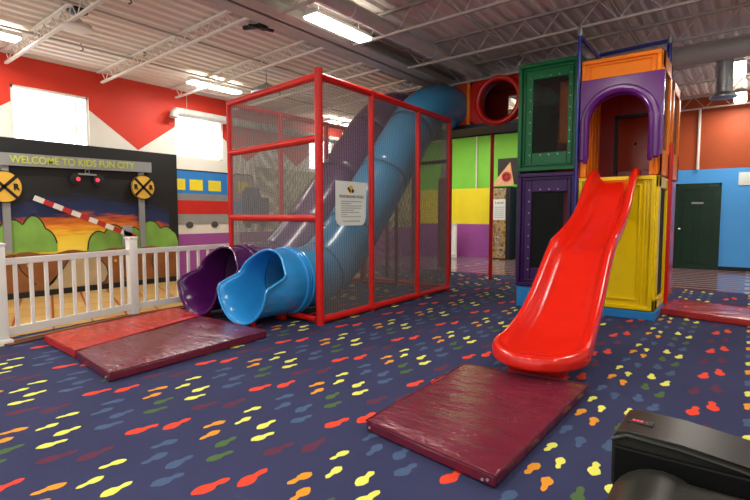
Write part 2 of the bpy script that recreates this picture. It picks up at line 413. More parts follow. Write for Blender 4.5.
# ceiling: ribbed deck, joists, beam
cl = None
rows = []
b = MB(); xs = []; x = XW-.25; k = 0
while x < 7:
    xs += [(x, 0), (x+.07, 0), (x+.1, .04), (x+.16, .04)]; x += .19
b.grid([[(x, -5, deck(x)+dz) for x, dz in xs], [(x, YF+.2, deck(x)+dz) for x, dz in xs]])
t = NT('roof_deck'); P = t.pos(); X, Y, Z = t.xyz(P)
fx = t.math('DIVIDE', t.math('ADD', X, 7.5), 5, clamp=True)
t.l(t.mix(fx, hexc('f2ece2'), hexc('e6ddd2')), t.b.inputs['Base Color']); t.b.inputs['Roughness'].default_value = .7; M['roof_deck'] = t.m
cl = struct(b.build('ceiling', 'roof_deck', smooth=False, solid=.01), 'ribbed metal roof deck', 'ceiling')
def joist(y, x0, x1, dep, m, sp=.3):
    b = MB(); n = max(2, int((x1-x0)/sp)); s = .02
    za = lambda x: deck(x)-.03
    b.bar((x0, y, za(x0)), (x1, y, za(x1)), .06, .03)
    xb0, xb1 = x0+.12, x1-.12
    b.bar((xb0, y, za(xb0)-dep), (xb1, y, za(xb1)-dep), .045, .03)
    for i in range(n):
        u0 = xb0+(xb1-xb0)*i/n; u1 = xb0+(xb1-xb0)*(i+.5)/n; u2 = xb0+(xb1-xb0)*(i+1)/n
        b.bar((u0, y, za(u0)-.01), (u1, y, za(u1)-dep), .012, .012); b.bar((u1, y, za(u1)-dep), (u2, y, za(u2)-.01), .012, .012)
    o = b.build('joist', m, cl, smooth=False); o['kind'] = 'structure'
for k in range(-3, 10):
    y = 2.92+1.44*k
    joist(y, XW+.02, -5.1, .2, 'steel_light')
for k in range(-3, 10):
    y = 2.92+1.44*k
    joist(y, -4.85, 6.9, .3, 'joist_paint', .5)
b = MB()
zb = 3.86
b.box(-5.25, -4.75, -5, YF, zb, zb+.03); b.box(-5.02, -4.98, -5, YF, zb, deck(-5)-.02); b.box(-5.2, -4.8, -5, YF, deck(-5)-.05, deck(-5)-.02)
b.build('roof_beam', 'beam_paint', cl, smooth=False)['kind'] = 'structure'
for y in (1.0, 9.1):   # long thin bridging bars under the deck
    pass
b = MB()
for x in (-8.3, -6.9, -3.3, -1.6, .2):
    b.bar((x, -5, deck(x)-.06), (x, YF, deck(x)-.06), .03, .03)
b.build('bridging', 'steel_paint', cl, smooth=False)['kind'] = 'structure'

# structural column wrapped in a dark red pad
co = struct(thing('trim_1', (-6.4, 11.5, 0), 'steel column in a dark red pad behind the cage', 'column'))
MB().rbox(-6.52, -6.2, 11.4, 11.6, 0, 2.3, .04).build('column_pad', 'maroon_pad', co)
MB().box(-6.44, -6.28, 11.44, 11.56, 2.3, deck(-6.4)).build('column_shaft', 'beam_paint', co, smooth=False)

# ------------------------------------------------------------------ lights: fluorescent fixtures
def fluor(x, y, z, label, L=1.12):
    r = thing('fluorescent_light', (x, y, z), label, 'ceiling light', 'hanging fluorescent lights')
    b = MB().prism([(x-.13, z), (x+.13, z), (x+.07, z+.07), (x-.07, z+.07)], 1, y-L/2, y+L/2)
    b.build('housing', 'fixture', r, smooth=False)
    MB().rbox(x-.11, x+.11, y-L/2+.01, y+L/2-.01, z-.035, z, .012, 2).build('diffuser', 'lamp_glow', r)
    for s in (-.4, .4): MB().tube((x, y+s, z+.06), (x, y+s, deck(x)), .004, 6).build('hanging_wire', 'steel_light', r)
    la = bpy.data.lights.new('fixture_lamp', 'AREA'); la.shape = 'RECTANGLE'; la.size = .2; la.size_y = L; la.energy = LE; la.color = (1, .95, .86)
    lo = bpy.data.objects.new('fixture_lamp', la); C.objects.link(lo); lo.parent = r; lo.location = (0, 0, -.045)
    la = bpy.data.lights.new('added_deck_fill', 'AREA'); la.shape = 'RECTANGLE'; la.size = .1; la.size_y = L; la.energy = LE*(.07 if 'elsewhere' not in label else .5); la.color = (1, .93, .84)  # fill lamp added above the housing to brighten the roof deck
    lo = bpy.data.objects.new('added_deck_fill', la); C.objects.link(lo); lo.parent = r; lo.location = (0, 0, .08); lo.rotation_euler = (PI, 0, 0)
LE = 40
for x, y, z, lb in [(-8.35, 2.22, 3.82, 'fluorescent light hanging over the fenced play floor at the near end'),
                    (-8.38, 6.03, 3.82, 'fluorescent light hanging near the second visible window'),
                    (-4.42, 5.12, 3.8, 'fluorescent light hanging beside the big roof beam above the cage'),
                    (-.3, 13.8, 3.95, 'fluorescent light at the right, nearer the far wall'),
                    (-.3, 11.2, 3.95, 'fluorescent light at the right edge just beyond the big duct'),
                    (-8.97, -1.6, 3.82, None), (-4.42, -1.0, 3.9, None), (-.05, 5.5, 4.0, None), (-.2, 0, 3.9, None), (-9, 10.5, 3.82, None),  # entries without a label: extra fixtures added to brighten the hall
                    (-2.3, 2.2, 4.0, None), (-2.3, -1.4, 4.0, None), (-6.6, .4, 3.9, None), (3.6, 8.1, 3.95, None), (3.6, 4.0, 3.95, None), (3.6, 0, 3.95, None), (-4.4, 12.6, 3.85, None), (3.6, 12.2, 3.95, None), (-6.9, 12.6, 3.82, None)]:
    fluor(x, y, z, lb or 'fluorescent light added elsewhere in the hall to brighten it')

# ducts
b = MB().tube((-4.15, -4, 3.93), (-4.15, 12.5, 3.93), .1, 20)
for y in range(-3, 13, 2): b.ring((-4.15, y, 3.93), .1, .008, 1, 24, 6)
tag(b.build('ceiling_pipe', 'duct'), 'long light grey round duct running beside the roof beam', 'duct')
r = thing('air_duct', (-.4, 9.6, 3.7), 'large grey round duct crossing the ceiling with a spiral drop', 'duct')
MB().tube((-2.6, 9.6, 3.88), (6, 9.6, 3.95), .15, 28).build('main_duct', 'duct', r)
b = MB().tube((-.43, 9.75, 3.9), (-.43, 9.75, 3.24), .12, 24)
for i in range(10): b.ring((-.43, 9.75, 3.29+i*.055), .12, .005, 2, 24, 6)
b.build('drop_duct', 'galv', r)
MB().lathe([(.12, .06), (.19, 0), (.19, -.02), (.1, -.03)], (-.43, 9.75, 3.22), 28).build('diffuser', 'galv', r)
for x in (.5, -1.2): MB().bar((x, 9.6, 4.0), (x, 9.6, deck(x)), .03, .004).build('strap', 'black', r)
r = thing('window_duct', (-9.25, 6.5, 3.2), 'light grey round duct over the window left of the cage', 'duct')
b = MB().tube((-9.3, 5.72, 3.42), (-9.3, 11, 3.42), .085, 20)
for y in (5.9, 6.6, 7.3, 8.0): b.ring((-9.3, y, 3.42), .086, .007, 1, 24, 6)
b.sweep([(-9.3, 5.76, 3.42), (-9.3, 5.72, 3.38), (-9.3, 5.7, 3.3)], .085, 16)
b.build('pipe', 'duct', r)
for y in (6.0, 9): MB().tube((-9.3, y, 3.48), (-9.3, y, deck(-9.3)), .006, 6).build('hanging_wire', 'steel_paint', r)

# hanging dome lamp above cage, fan
r = thing('dome_lamp', (-7.45, 6.5, 3.66), 'metal dome lamp hanging above the red cage', 'lamp')
MB().lathe([(.27, 0), (.275, .02), (.24, .09), (.13, .15), (.06, .17), (.04, .2)], (-7.45, 6.5, 3.64), 28).build('lamp_shade', 'galv', r)
MB().lathe([(.24, 0), (.24, .015)], (-7.45, 6.5, 3.63), 24).build('diffuser', 'white', r)
MB().tube((-7.45, 6.5, 3.83), (-7.45, 6.5, 4.02), .007, 6).build('hook', 'black', r)
r = thing('ceiling_fixture', (-7.0, 3.05, 3.8), 'pale round fixture hanging from a dark mount over the fence', 'lamp')
x, y = -7.15, 3.05
MB().lathe([(.12, 0), (.13, -.05), (.06, -.08)][::-1], (x, y, deck(x)), 20).build('mount', 'black', r)
MB().tube((x, y, 3.98), (x, y, 3.84), .03, 10).lathe([(.05, 0), (.07, -.05), (.05, -.1)], (x, y, 3.9), 16).build('stem', 'steel_light', r)
MB().lathe([(.04, .05), (.16, .03), (.19, -.01), (.17, -.03), (.05, -.04)], (x, y, 3.8), 28).build('lamp_shade', 'steel_light', r)

# little black hooks on the deck
for i, (x, y, lb) in enumerate([(-6.3, 3.3, 'small black ceiling hook nearest the pale round fixture'), (-8.35, 3.6, 'small black ceiling hook above the first visible window'), (-7.9, 4.35, 'small black ceiling hook between the two left joists')]):
    z = deck(x)
    b = MB().tube((x, y, z), (x, y, z-.05), .008, 6).sweep([(x, y, z-.05), (x+.03, y, z-.07), (x+.03, y+.02, z-.1), (x-.01, y, z-.11)], .009, 6)
    tag(b.build('ceiling_hook', 'black'), lb, 'hook', 'black ceiling hooks')
x, y = -5.75, 4.9; z = deck(x)-.02
b = MB().bar((x-.22, y-.1, z-.05), (x+.25, y+.05, z-.05), .05, .05).bar((x-.05, y-.15, z-.06), (x+.1, y+.18, z-.08), .05, .03).bar((x, y, z), (x, y, z-.06), .03, .03).lathe([(.05, 0), (.06, -.05)], (x+.1, y, z-.06), 12)
tag(b.build('ceiling_bracket', 'black'), 'black metal bracket fixed under the roof left of the beam', 'bracket')

# ------------------------------------------------------------------ left wall: train and woodland paintings
def poly(name, pts, m, parent, x, dx=.004): return MB().prism(pts, 0, x, x+dx).build(name, m, parent, smooth=False)
tr = thing('train_mural', (XW, 6.5, .98), 'painted blue and red passenger train on the white wall', 'mural')
def rr(y0, y1, z0, z1, r, n=5):
    P = []
    for cx, cz, a0 in ((y1-r, z0+r, -PI/2), (y1-r, z1-r, 0), (y0+r, z1-r, PI/2), (y0+r, z0+r, PI)):
        for i in range(n+1): a = a0+PI/2*i/n; P.append((cx+r*math.cos(a), cz+r*math.sin(a)))
    return P
poly('coach_outline', rr(5.7, 7.17, 1.24, 2.3, .1), 'outline', tr, XW, .003)
poly('coach_upper', rr(5.7, 7.14, 1.6, 2.27, .1), 'train_blue', tr, XW+.003)
poly('coach_stripe', [(5.7, 1.64), (7.14, 1.64), (7.14, 1.8), (5.7, 1.8)], 'grey_board', tr, XW+.006, .006)
poly('coach_lower', [(5.7, 1.37), (7.14, 1.37), (7.14, 1.66), (5.7, 1.66)], 'train_red', tr, XW+.006, .008)
poly('coach_skirt', [(5.7, 1.16), (7.14, 1.16), (7.14, 1.37), (5.7, 1.37)], 'train_grey', tr, XW+.006, .005)
for y in (5.72, 6.14, 6.6): poly('train_window', [(y, 1.87), (y+.32, 1.87), (y+.32, 2.1), (y, 2.1)], 'train_window', tr, XW+.008)
for y in (6.12, 6.74): poly('wheel', [(y+.09*math.cos(a*PI/8), 1.14+.07*math.sin(a*PI/8)) for a in range(16)], 'wheel_dark', tr, XW+.008)
poly('coach_outline', rr(7.24, 7.85, 1.24, 2.3, .1), 'outline', tr, XW, .003)
poly('coach_upper', rr(7.27, 7.82, 1.3, 2.27, .1), 'train_grey', tr, XW+.003)
poly('train_window', [(7.4, 1.85), (7.7, 1.85), (7.7, 2.12), (7.4, 2.12)], 'train_window', tr, XW+.008)
poly('coach_lower', [(7.27, 1.37), (7.82, 1.37), (7.82, 1.66), (7.27, 1.66)], 'train_blue', tr, XW+.006, .008)
wd = MB().box(XW, XW+.01, 7.9, YF-.02, .96, 2.5).build('woodland_mural', 'woodland_paint', smooth=False)
tag(wd, 'pale woodland painting on the wall behind the cage nets', 'mural')

tk = thing('truck_mural', (XW, 8.0, 1.0), 'small painted dark blue locomotive on the wall behind the cage net', 'mural')
poly('engine_body', [(7.5, 1.15), (8.3, 1.15), (8.3, 1.75), (8.05, 1.78), (8.0, 2.0), (7.6, 2.0), (7.5, 1.9)], 'engine_blue', tk, XW+.02)
for y in (7.65, 8.1): poly('wheel', [(y+.1*math.cos(a*PI/8), 1.13+.09*math.sin(a*PI/8)) for a in range(16)], 'wheel_dark', tk, XW+.026)

# mural board with railway crossing
mb = thing('crossing_mural', (-9.4, 3.5, 0), 'black mural board with a sunset and green bushes behind the fence', 'mural')
MB().box(XW, -9.4, -1.5, 5.8, 0, 2.57).build('board', 'mural_black', mb, smooth=False)
poly('sunset_sky', [(1.9, .7), (5.6, .7), (5.6, 2.0), (1.9, 2.0)], 'sunset_paint', mb, -9.4, .003)
def bush(name, blobs, z0, m='bush_green'):
    # scalloped outline from overlapping lobes
    P = []
    ys = [i*.02 for i in range(int(blobs[0][0]*50-blobs[0][2]*50), int(blobs[-1][0]*50+blobs[-1][2]*50)+1)]
    top = []
    for y in ys:
        z = z0
        for c, h, w in blobs:
            q = 1-((y-c)/w)**2
            if q > 0: z = max(z, z0+(h-z0)*math.sqrt(q))
        top.append((y, z))
    q = MB(); q.grid([[(-9.39, y, z0-.02) for y, z in top], [(-9.39, y, z) for y, z in top]]); q.build(name, m, mb, smooth=False, solid=.004)
    o2 = MB()
    o2.sweep([(-9.389, y, z) for y, z in top], .01, 6); o2.build('bush_outline', 'outline', mb)
bush('bush', [(2.55, 1.2, .3), (2.9, 1.28, .26), (3.2, 1.34, .22), (3.35, 1.12, .2)], .76)
bush('bush', [(4.22, 1.06, .2), (4.5, 1.17, .24), (4.85, 1.12, .22), (5.2, 1.24, .28), (5.5, 1.12, .25), (5.66, 1.02, .13)], .72)
hp = [(1.5+.1*i, .72+.03*math.sin(i*.9)) for i in range(43)]
poly('hillside', hp+[(5.76, .1), (1.5, .1)], 'hill_brown', mb, -9.397, .012)
rd = [(3.3, .1), (3.45, .2), (3.6, .42), (3.72, .6), (3.95, .64), (4.2, .58), (4.33, .42), (4.36, .28), (4.3, .15), (4.1, .06)]
poly('path', rd, 'road_beige', mb, -9.385, .004)
MB().sweep([(-9.38, y, z) for y, z in rd[2:]], .01, 6).build('path_outline', 'outline', mb)
MB().sweep([(-9.384, y, z) for y, z in ((4.6, .68), (4.66, .45), (4.62, .2), (4.75, .08))], .009, 6).sweep([(-9.384, y, z) for y, z in ((2.9, .7), (3.0, .45), (3.2, .2))], .009, 6).sweep([(-9.384, y, z) for y, z in ((5.25, .68), (5.2, .4), (5.3, .15))], .009, 6).build('hill_outline', 'outline', mb)
MB().box(-9.4, -9.37, -1.5, 5.8, 0, .1).build('kick_strip', 'black', mb, smooth=False)
for y in (3.1, 4.5, 5.3, 2.6): MB().lathe([(.025, 0), (.025, .004)], (-9.386, y, .5+.1*math.sin(y*7)), 10, 0).build('flower', 'sign_yellow', mb)
# overhead board with words on two posts
g = thing('welcome_sign', (-9.36, 4, 0), 'grey overhead sign board with yellow painted lettering on the mural', 'sign')
MB().prism([(1.5, 2.1), (5.21, 2.17), (5.21, 2.36), (1.5, 2.3)], 0, -9.37, -9.31).build('sign_board', 'grey_board', g, smooth=False)
text('lettering', 'WELCOME TO KIDS FUN CITY', 'lettering', g, (-9.305, 3.88, 2.242), R_WALLX @ Matrix.Rotation(.022, 4, 'Z'), .165, .002, .88, bold=.003)
for y in (2.83, 5.02): MB().box(-9.385, -9.34, y-.05, y+.05, .74, 2.25).build('sign_post', 'grey_board', g, smooth=False)
for y, lb in ((2.8, 'round yellow railroad crossing sign on the left grey post'), (5.04, 'round yellow railroad crossing sign on the right grey post')):
    s = thing('crossing_sign', (-9.33, y, 1.7), lb, 'sign', 'round yellow crossing signs'); R = .25 if y < 4 else .23; zc = 1.79 if y < 4 else 1.88
    MB().lathe([(R, 0), (R, .02)], (-9.335, y, zc), 40, 0).build('disc', 'sign_yellow', s)
    b = MB()
    for a in (PI/4, -PI/4):
        c_, s_ = math.cos(a)*R*.97, math.sin(a)*R*.97
        b.bar((-9.312, y-c_, zc-s_), (-9.312, y+c_, zc+s_), .008, .045)
    b.build('cross', 'black', s, smooth=False)
    MB().ring((-9.314, y, zc), R-.005, .007, 0, 40, 6).build('rim', 'black', s)
    for k in (-1, 1): text('letter', 'R', 'black', s, (-9.305, y+k*R*.64, zc), R_WALLX, R*.52, .004, .95, bold=.006)
# flashing lights
s = thing('warning_lights', (-9.33, 4.05, 1.95), 'pair of red warning lights on a bracket on the black mural', 'light')
MB().bar((-9.35, 3.9, 2.06), (-9.35, 4.2, 2.06), .03, .03).ring((-9.35, 4.05, 2.11), .035, .008, 0, 16, 6).build('bracket', 'grey_board', s)
for y in (3.86, 4.24):
    MB().lathe([(.1, 0), (.1, .015), (.05, .02)], (-9.36, y, 1.965), 24, 0).build('lamp_backing', 'black', s)
    MB().lathe([(.035, 0), (.03, .02), (.01, .03)], (-9.335, y+(.03 if y < 4 else -.03), 1.97), 16, 0).build('red_lens', 'led', s)
# barrier
s = thing('crossing_barrier', (-9.3, 4.7, .8), 'red and white striped crossing barrier arm raised over the sunset', 'barrier')
a0, a1 = Vector((-9.31, 3.2, 1.63)), Vector((-9.31, 4.86, .93)); n = 12
for i in range(n):
    p, q = a0.lerp(a1, i/n), a0.lerp(a1, (i+1)/n)
    MB().bar(p, q, .02, .085).build('stripe', 'barrier_red' if i % 2 else 'barrier_white', s, smooth=False)
MB().rbox(-9.36, -9.3, 4.62, 4.8, .76, 1.15, .01).build('control_box', 'grey_board', s)

# ------------------------------------------------------------------ fence
f = thing('picket_fence', (-6.6, 3.38, 0), 'white vinyl picket fence around the tan play floor', 'fence')
pts = [Vector((-6.22, 1.78, 0)), Vector((-6.64, 3.4, 0)), Vector((-6.66, 5.1, 0)), Vector((-6.7, 6.9, 0))]
for i, p in enumerate(pts):
    po = MB().rbox(p.x-.055, p.x+.055, p.y-.055, p.y+.055, 0, 1.03, .006, 2).build('post', 'white_vinyl', f)
    MB().rbox(p.x-.065, p.x+.065, p.y-.065, p.y+.065, 1.03, 1.06, .012, 2).build('post_cap', 'white_vinyl', po)
    if i in (0,): MB().rbox(p.x-.085, p.x+.085, p.y-.085, p.y+.085, 0, .05, .012, 2).build('post_base', 'white_vinyl', po)
for a, c in zip(pts, pts[1:]):
    for z, h in ((.86, .07), (.12, .085)):
        MB().bar(a+Vector((0, 0, z)), c+Vector((0, 0, z)), .045, h).build('rail', 'white_vinyl', f, bevel=.004)
    n = round((c-a).length/.165)
    for i in range(1, n):
        p = a.lerp(c, i/n); MB().box(p.x-.018, p.x+.018, p.y-.018, p.y+.018, .12, .86).build('picket', 'white_vinyl', f, bevel=.003)
# threshold trim
b = MB()
for a, c in zip(pts, pts[1:]): b.bar(a+Vector((.1, 0, .008)), c+Vector((.1, 0, .008)), .16, .016)
struct(b.build('trim_2', mat('trim_brown', '5c2a22', .5), smooth=False), 'brown floor trim along the foot of the white fence', 'trim')
b = MB()
for a, c in zip(pts, pts[1:]): b.bar(a+Vector((.03, 0, .014)), c+Vector((.03, 0, .014)), .03, .02)
struct(b.build('trim_3', mat('trim_tan', 'b08a58', .5), smooth=False), 'tan floor edging under the white fence', 'trim')

# ------------------------------------------------------------------ floor mats
def crash_mat(pts, h, m, label, screws=(), sag=None):
    """rounded vinyl pad; pts = floor corners"""
    c = sum((Vector((*p, 0)) for p in pts), Vector())/4
    r = thing('crash_mat', (c.x, c.y, 0), label, 'mat')
    b = bmesh.new(); N = 14
    P = [Vector((*p, 0)) for p in pts]
    vt = [[None]*(N+1) for _ in range(N+1)]; vb = [[None]*(N+1) for _ in range(N+1)]
    for i in range(N+1):
        for j in range(N+1):
            u, v = i/N, j/N; p = P[0].lerp(P[1], u).lerp(P[3].lerp(P[2], u), v)
            ed = min(u, 1-u, v, 1-v); rise = .012*(1-math.exp(-ed*14))
            vt[i][j] = b.verts.new(p+Vector((0, 0, h-.006+rise+.004*math.sin(u*9+v*7)))); 
            if ed == 0: vb[i][j] = b.verts.new(p+Vector((0, 0, .004)))
    for i in range(N):
        for j in range(N): b.faces.new((vt[i][j], vt[i+1][j], vt[i+1][j+1], vt[i][j+1]))
    loop = [(i, 0) for i in range(N)]+[(N, j) for j in range(N)]+[(i, N) for i in range(N, 0, -1)]+[(0, j) for j in range(N, 0, -1)]
    for k in range(len(loop)):
        a, d_ = loop[k], loop[(k+1) % len(loop)]
        b.faces.new((vt[a[0]][a[1]], vb[a[0]][a[1]], vb[d_[0]][d_[1]], vt[d_[0]][d_[1]]))
    b.faces.new([vb[i][j] for i, j in loop])
    q = MB(); q.b.free(); q.b = b
    o = q.build('cover', m, r, bevel=.012)
    s = MB(); s.sweep([(*pts[k][:2], h-.004) for k in range(4)], .005, 6, closed=True); s.build('piping', m, r)
    if screws:
        for x, y, z in screws: MB().lathe([(.008, 0), (.008, .004)], (x, y-.004, z), 10, 1).build('snap', 'screw', r)
    return r
crash_mat([(-1.87, 2.4), (-.95, 2.25), (-.93, 3.93), (-1.93, 3.85)], .075, 'mat_maroon', 'thick maroon crash mat on the carpet at the foot of the red slide', [(-1.83, 2.385, .04), (-.99, 2.25, .04), (-1.02, 2.255, .03)])
crash_mat([(-5.0, 2.0), (-4.08, 1.87), (-4.2, 3.62), (-5.5, 3.66)], .085, 'mat_maroon', 'maroon crash mat in front of the tube slide exits', [(-4.12, 1.87, .045), (-4.15, 1.875, .03)])
crash_mat([(-5.93, 2.07), (-5.02, 2.0), (-5.52, 3.66), (-6.3, 3.83)], .085, 'mat_red', 'red crash mat lying between the fence and the maroon mat')
crash_mat([(-1.02, 7.72), (.6, 7.35), (.75, 8.35), (-.86, 8.75)], .085, 'mat_red_dark', 'long red crash mat on the carpet right of the climbing tower')

# ------------------------------------------------------------------ red netted cage
A, Bc, Cc, D = Vector((-4.18, 4.45, 0)), Vector((-4.3, 7.9, 0)), Vector((-6.29, 4.76, 0)), Vector((-6.27, 8.0, 0))
cg = thing('net_cage', (-5.1, 6.2, 0), 'red padded frame cage with nets around the tube slides', 'cage')
H3 = 3.0
def pole(a, b, r=.045, m='red_pad', name='post', par=None):
    return MB().tube(a, b, r, 14).build(name, m, par or cg)
Z = lambda p, z: Vector((p.x, p.y, z))
front = [A, A.lerp(Bc, .315), A.lerp(Bc, .685), Bc]
rear = [Cc, Cc.lerp(D, .31), Cc.lerp(D, .655), D]
pole(Z(A, 0), Z(A, 3.09), .05); 
for p in front[1:]: pole(Z(p, 0), Z(p, 3.04), .042)
for p in rear: pole(Z(p, 0), Z(p, 3.04), .042)
for z in (.06, 3.0): pole(Z(A, z), Z(Bc, z), .045, name='rail')
for z in (1.31, 2.27, 3.0): pole(Z(A, z), Z(Cc, z), .045, name='rail')
for z in (.06, 3.0): pole(Z(Cc, z), Z(D, z), .04, name='rail')
for z in (.06, 3.0): pole(Z(Bc, z), Z(D, z), .042, name='rail')
pole(Z(Bc, 2.3)+Vector((0, .03, 0)), Z(D, 2.3)+Vector((0, .03, 0)), .035, 'navy_edge', 'rail')
pole((-4.5, 4.55, .05), (-5.0, 4.62, .05), .03, name='rail')
pole((-4.25, 4.46, .06), (-4.75, 4.5, .06), .035, name='rail')
# low inner gate frame inside the cage
for a, b in (((-5.7, 7.2, .1), (-5.7, 7.2, 2.0)), ((-5.0, 7.3, .1), (-5.0, 7.3, 2.0)), ((-5.7, 7.2, 2.0), (-5.0, 7.3, 2.0)), ((-5.7, 7.2, .12), (-5.0, 7.3, .12))): pole(a, b, .032, 'maroon_pad', 'inner_frame')
# nets, each panel one sheet
def sheet(a, b, z0, z1, m='net_grey'):
    o = MB(); o.grid([[Z(a, z0), Z(b, z0)], [Z(a, z1), Z(b, z1)]]); return o.build('net', m, cg, smooth=False)
for p, q in zip(front, front[1:]): sheet(p, q, .06, 3.0)
for p, q in zip(rear, rear[1:]): sheet(p, q, .06, 3.0)
sheet(A, Cc, 1.31, 2.27); sheet(A, Cc, 2.27, 3.0); sheet(A, Cc, .9, 1.31)
sheet(Bc, D, .06, 3.0)
# rules notice hung on the net
nb_ = thing('rules_notice', (-4.12, 5.01, 1.2), 'white playground rules notice hanging on the cage net', 'notice')
pp = [(4.71, 1.78), (4.71, 1.3), (4.74, 1.24), (4.8, 1.215), (5.24, 1.215), (5.29, 1.25), (5.315, 1.31), (5.33, 1.78)]
MB().prism(pp, 0, -4.15, -4.142).build('notice_board', 'paper', nb_, smooth=False)
text('lettering', 'PLAYGROUND RULES', 'ink', nb_, (-4.139, 5.02, 1.585), R_WALLX, .05, .001, 1)
b = MB()
for i in range(8):
    L = [.42, .2, .42, .4, .25, .36, .12, .4][i]; b.box(-4.1425, -4.14, 4.81, 4.81+L, 1.52-i*.028, 1.526-i*.028)
b.sweep([(-4.14, 4.84+.02*i, 1.27+.012*math.sin(i*2.1)) for i in range(18)], .003, 4)
b.build('printed_lines', 'ink', nb_, smooth=False)
b = MB().lathe([(.05, 0), (.05, .003)], (-4.142, 5.0, 1.68), 16, 0); b.build('emblem', 'sign_yellow', nb_)
b = MB().bar((-4.138, 4.94, 1.7), (-4.138, 4.99, 1.65), .003, .03).lathe([(.025, 0), (.025, .003)], (-4.141, 5.04, 1.66), 12, 0); b.build('emblem', 'black', nb_)

# ------------------------------------------------------------------ tube slides
def bez(P, n):
    out = []
    for i in range(len(P)-1):
        p0 = P[max(i-1, 0)]; p1 = P[i]; p2 = P[i+1]; p3 = P[min(i+2, len(P)-1)]
        for k in range(n):
            u = k/n
            out.append(.5*((2*p1)+(-p0+p2)*u+(2*p0-5*p1+4*p2-p3)*u*u+(-p0+3*p1-3*p2+p3)*u**3))
    out.append(P[-1]); return out
def ss(a, b, x): x = max(0, min(1, (x-a)/(b-a))); return x*x*(3-2*x)
def tube_slide(cx, m, label, loff):
    r = thing('tube_slide', (cx, 3.8+loff, 0), label, 'tube slide')
    R = .41; zc = .49
    # exit chute with a scooped mouth
    n = 56; rows = []
    ym = 3.76+loff; ye = 4.52+loff
    for j in range(19):
        row = []
        for k in range(n+1):
            a = -PI+2*PI*k/n; d = abs(math.degrees(a))            # 0 = bottom
            y0 = ym+.02*ss(0, 90, d)+.34*ss(86, 108, d)+.11*ss(105, 165, d)
            u = j/18; y = y0+(ye-y0)*u
            fl_ = .035*math.exp(-(u*18)*.8)*(1-ss(100, 140, d)*.6)
            rr_ = R+fl_
            row.append((cx+rr_*math.sin(a), y, zc-rr_*math.cos(a)))
        rows.append(row)
    MB().grid(rows).build('exit_chute', m, r, solid=.014)
    b = MB(); b.sweep([Vector(p) for p in rows[0][:-1]], .016, 8, closed=True); b.build('mouth_lip', m, r)
    b = MB()
    for dy in (0, .05, .1): b.ring((cx, ye-.03+dy, zc), R+.018, .022 if dy != .05 else .014, 1, 48, 8)
    b.build('flange', m, r)
    P = [Vector((cx, 4.5+loff*.5, zc)), Vector((cx, 5.05+loff*.5, zc+.05)), Vector((cx, 5.5, .78)), Vector((cx, 6.2, 1.45)), Vector((cx, 6.95, 2.25)), Vector((cx, 7.65, 2.98)), Vector((cx+.04, 8.2, 3.32)), Vector((cx+.06, 8.9, 3.42))]
    C_ = bez(P, 8)
    cuts = [0, 10, 20, 29, 38, len(C_)-1]
    for a, c in zip(cuts, cuts[1:]): MB().sweep(C_[a:c+1], R, 40, cap=False).build('tube_section', m+'_long', r, solid=.012)
    for c in cuts[1:-1]:
        d_ = (C_[c+1]-C_[c-1]).normalized(); 
        up = Vector((1, 0, 0)); sd = d_.cross(up)
        b = MB(); b.sweep([C_[c]+(up*math.cos(q*PI/20)+sd*math.sin(q*PI/20))*(R+.003) for q in range(40)], .008, 6, closed=True)
        b.build('joint', 'black', r)
    for y in (ym+.1, ye-.15): MB().rbox(cx-.07, cx+.07, y, y+.08, 0, zc-R-.01, .01).build('foot', 'red_pad', r)
tube_slide(-4.84, 'blue_plastic', 'bright blue tube slide curving down through the cage', 0)
tube_slide(-5.76, 'tube_purple', 'dark purple tube slide beside the blue one', .02)

# ------------------------------------------------------------------ raised crawlway
cw = thing('crawlway', (-4.2, 9.2, 0), 'raised red crawl tunnel joining the tube slides to the tower', 'play structure')
Y0, Y1, ZD, ZT = 8.75, 9.7, 3.05, 3.83
def plate_hole(x0, x1, z0, z1, cx, cz, r, y0, y1, n=32):
    """front plate with a round hole, in the xz plane"""
    b = bmesh.new(); out, inn = [], []
    for k in range(n):
        a = 2*PI*(k+.5)/n; c_, s_ = math.cos(a), math.sin(a)
        tx = ((x1-cx) if c_ > 0 else (x0-cx))/c_ if abs(c_) > 1e-6 else 1e9
        tz = ((z1-cz) if s_ > 0 else (z0-cz))/s_ if abs(s_) > 1e-6 else 1e9
        q = min(tx, tz); out.append((cx+c_*q, cz+s_*q)); inn.append((cx+c_*r, cz+s_*r))
    V = [[b.verts.new((p[0], y, p[1])) for p in L] for y in (y0, y1) for L in (out, inn)]
    of, inf, ob, inb = V
    for k in range(n):
        j = (k+1) % n
        b.faces.new((of[k], of[j], inf[j], inf[k])); b.faces.new((ob[k], inb[k], inb[j], ob[j]))
        b.faces.new((of[k], ob[k], ob[j], of[j])); b.faces.new((inf[k], inf[j], inb[j], inb[k]))
    q = MB(); q.b.free(); q.b = b; return q
for x0, x1, cx, r, m, nm in ((-6.22, -5.28, -5.69, .42, 'orange_red', 'slide_entry_panel'), (-5.27, -4.33, -4.87, .41, 'orange_red', 'slide_entry_panel'), (-4.32, -3.28, -3.76, .37, 'red_plastic', 'window_panel'), (-3.27, -2.05, -2.6, .3, 'dark_red', 'window_panel')):
    if nm == 'slide_entry_panel' and cx == -4.87: cx = -4.87
    zc = 3.42
    q = plate_hole(x0, x1, ZD, ZT, cx, zc, min(r, (ZT-ZD)/2-.01, x1-cx-.01, cx-x0-.01), Y0, Y0+.04)
    q.build(nm, m, cw, bevel=.004)
MB().box(-4.37, -4.31, 8.7, 8.75, 3.05, 3.83).build('panel_edge', 'orange_plastic', cw, bevel=.006)
b = MB().ring((-3.74, 8.7, 3.42), .40, .055, 1, 48, 12); b.build('window_ring', 'red_plastic', cw)
b = MB(); b.sweep([(-3.74, 8.7, 3.42), (-3.74, 8.9, 3.42)], .36, 40, cap=False); b.build('window_sleeve', 'dark_red', cw, solid=.01)
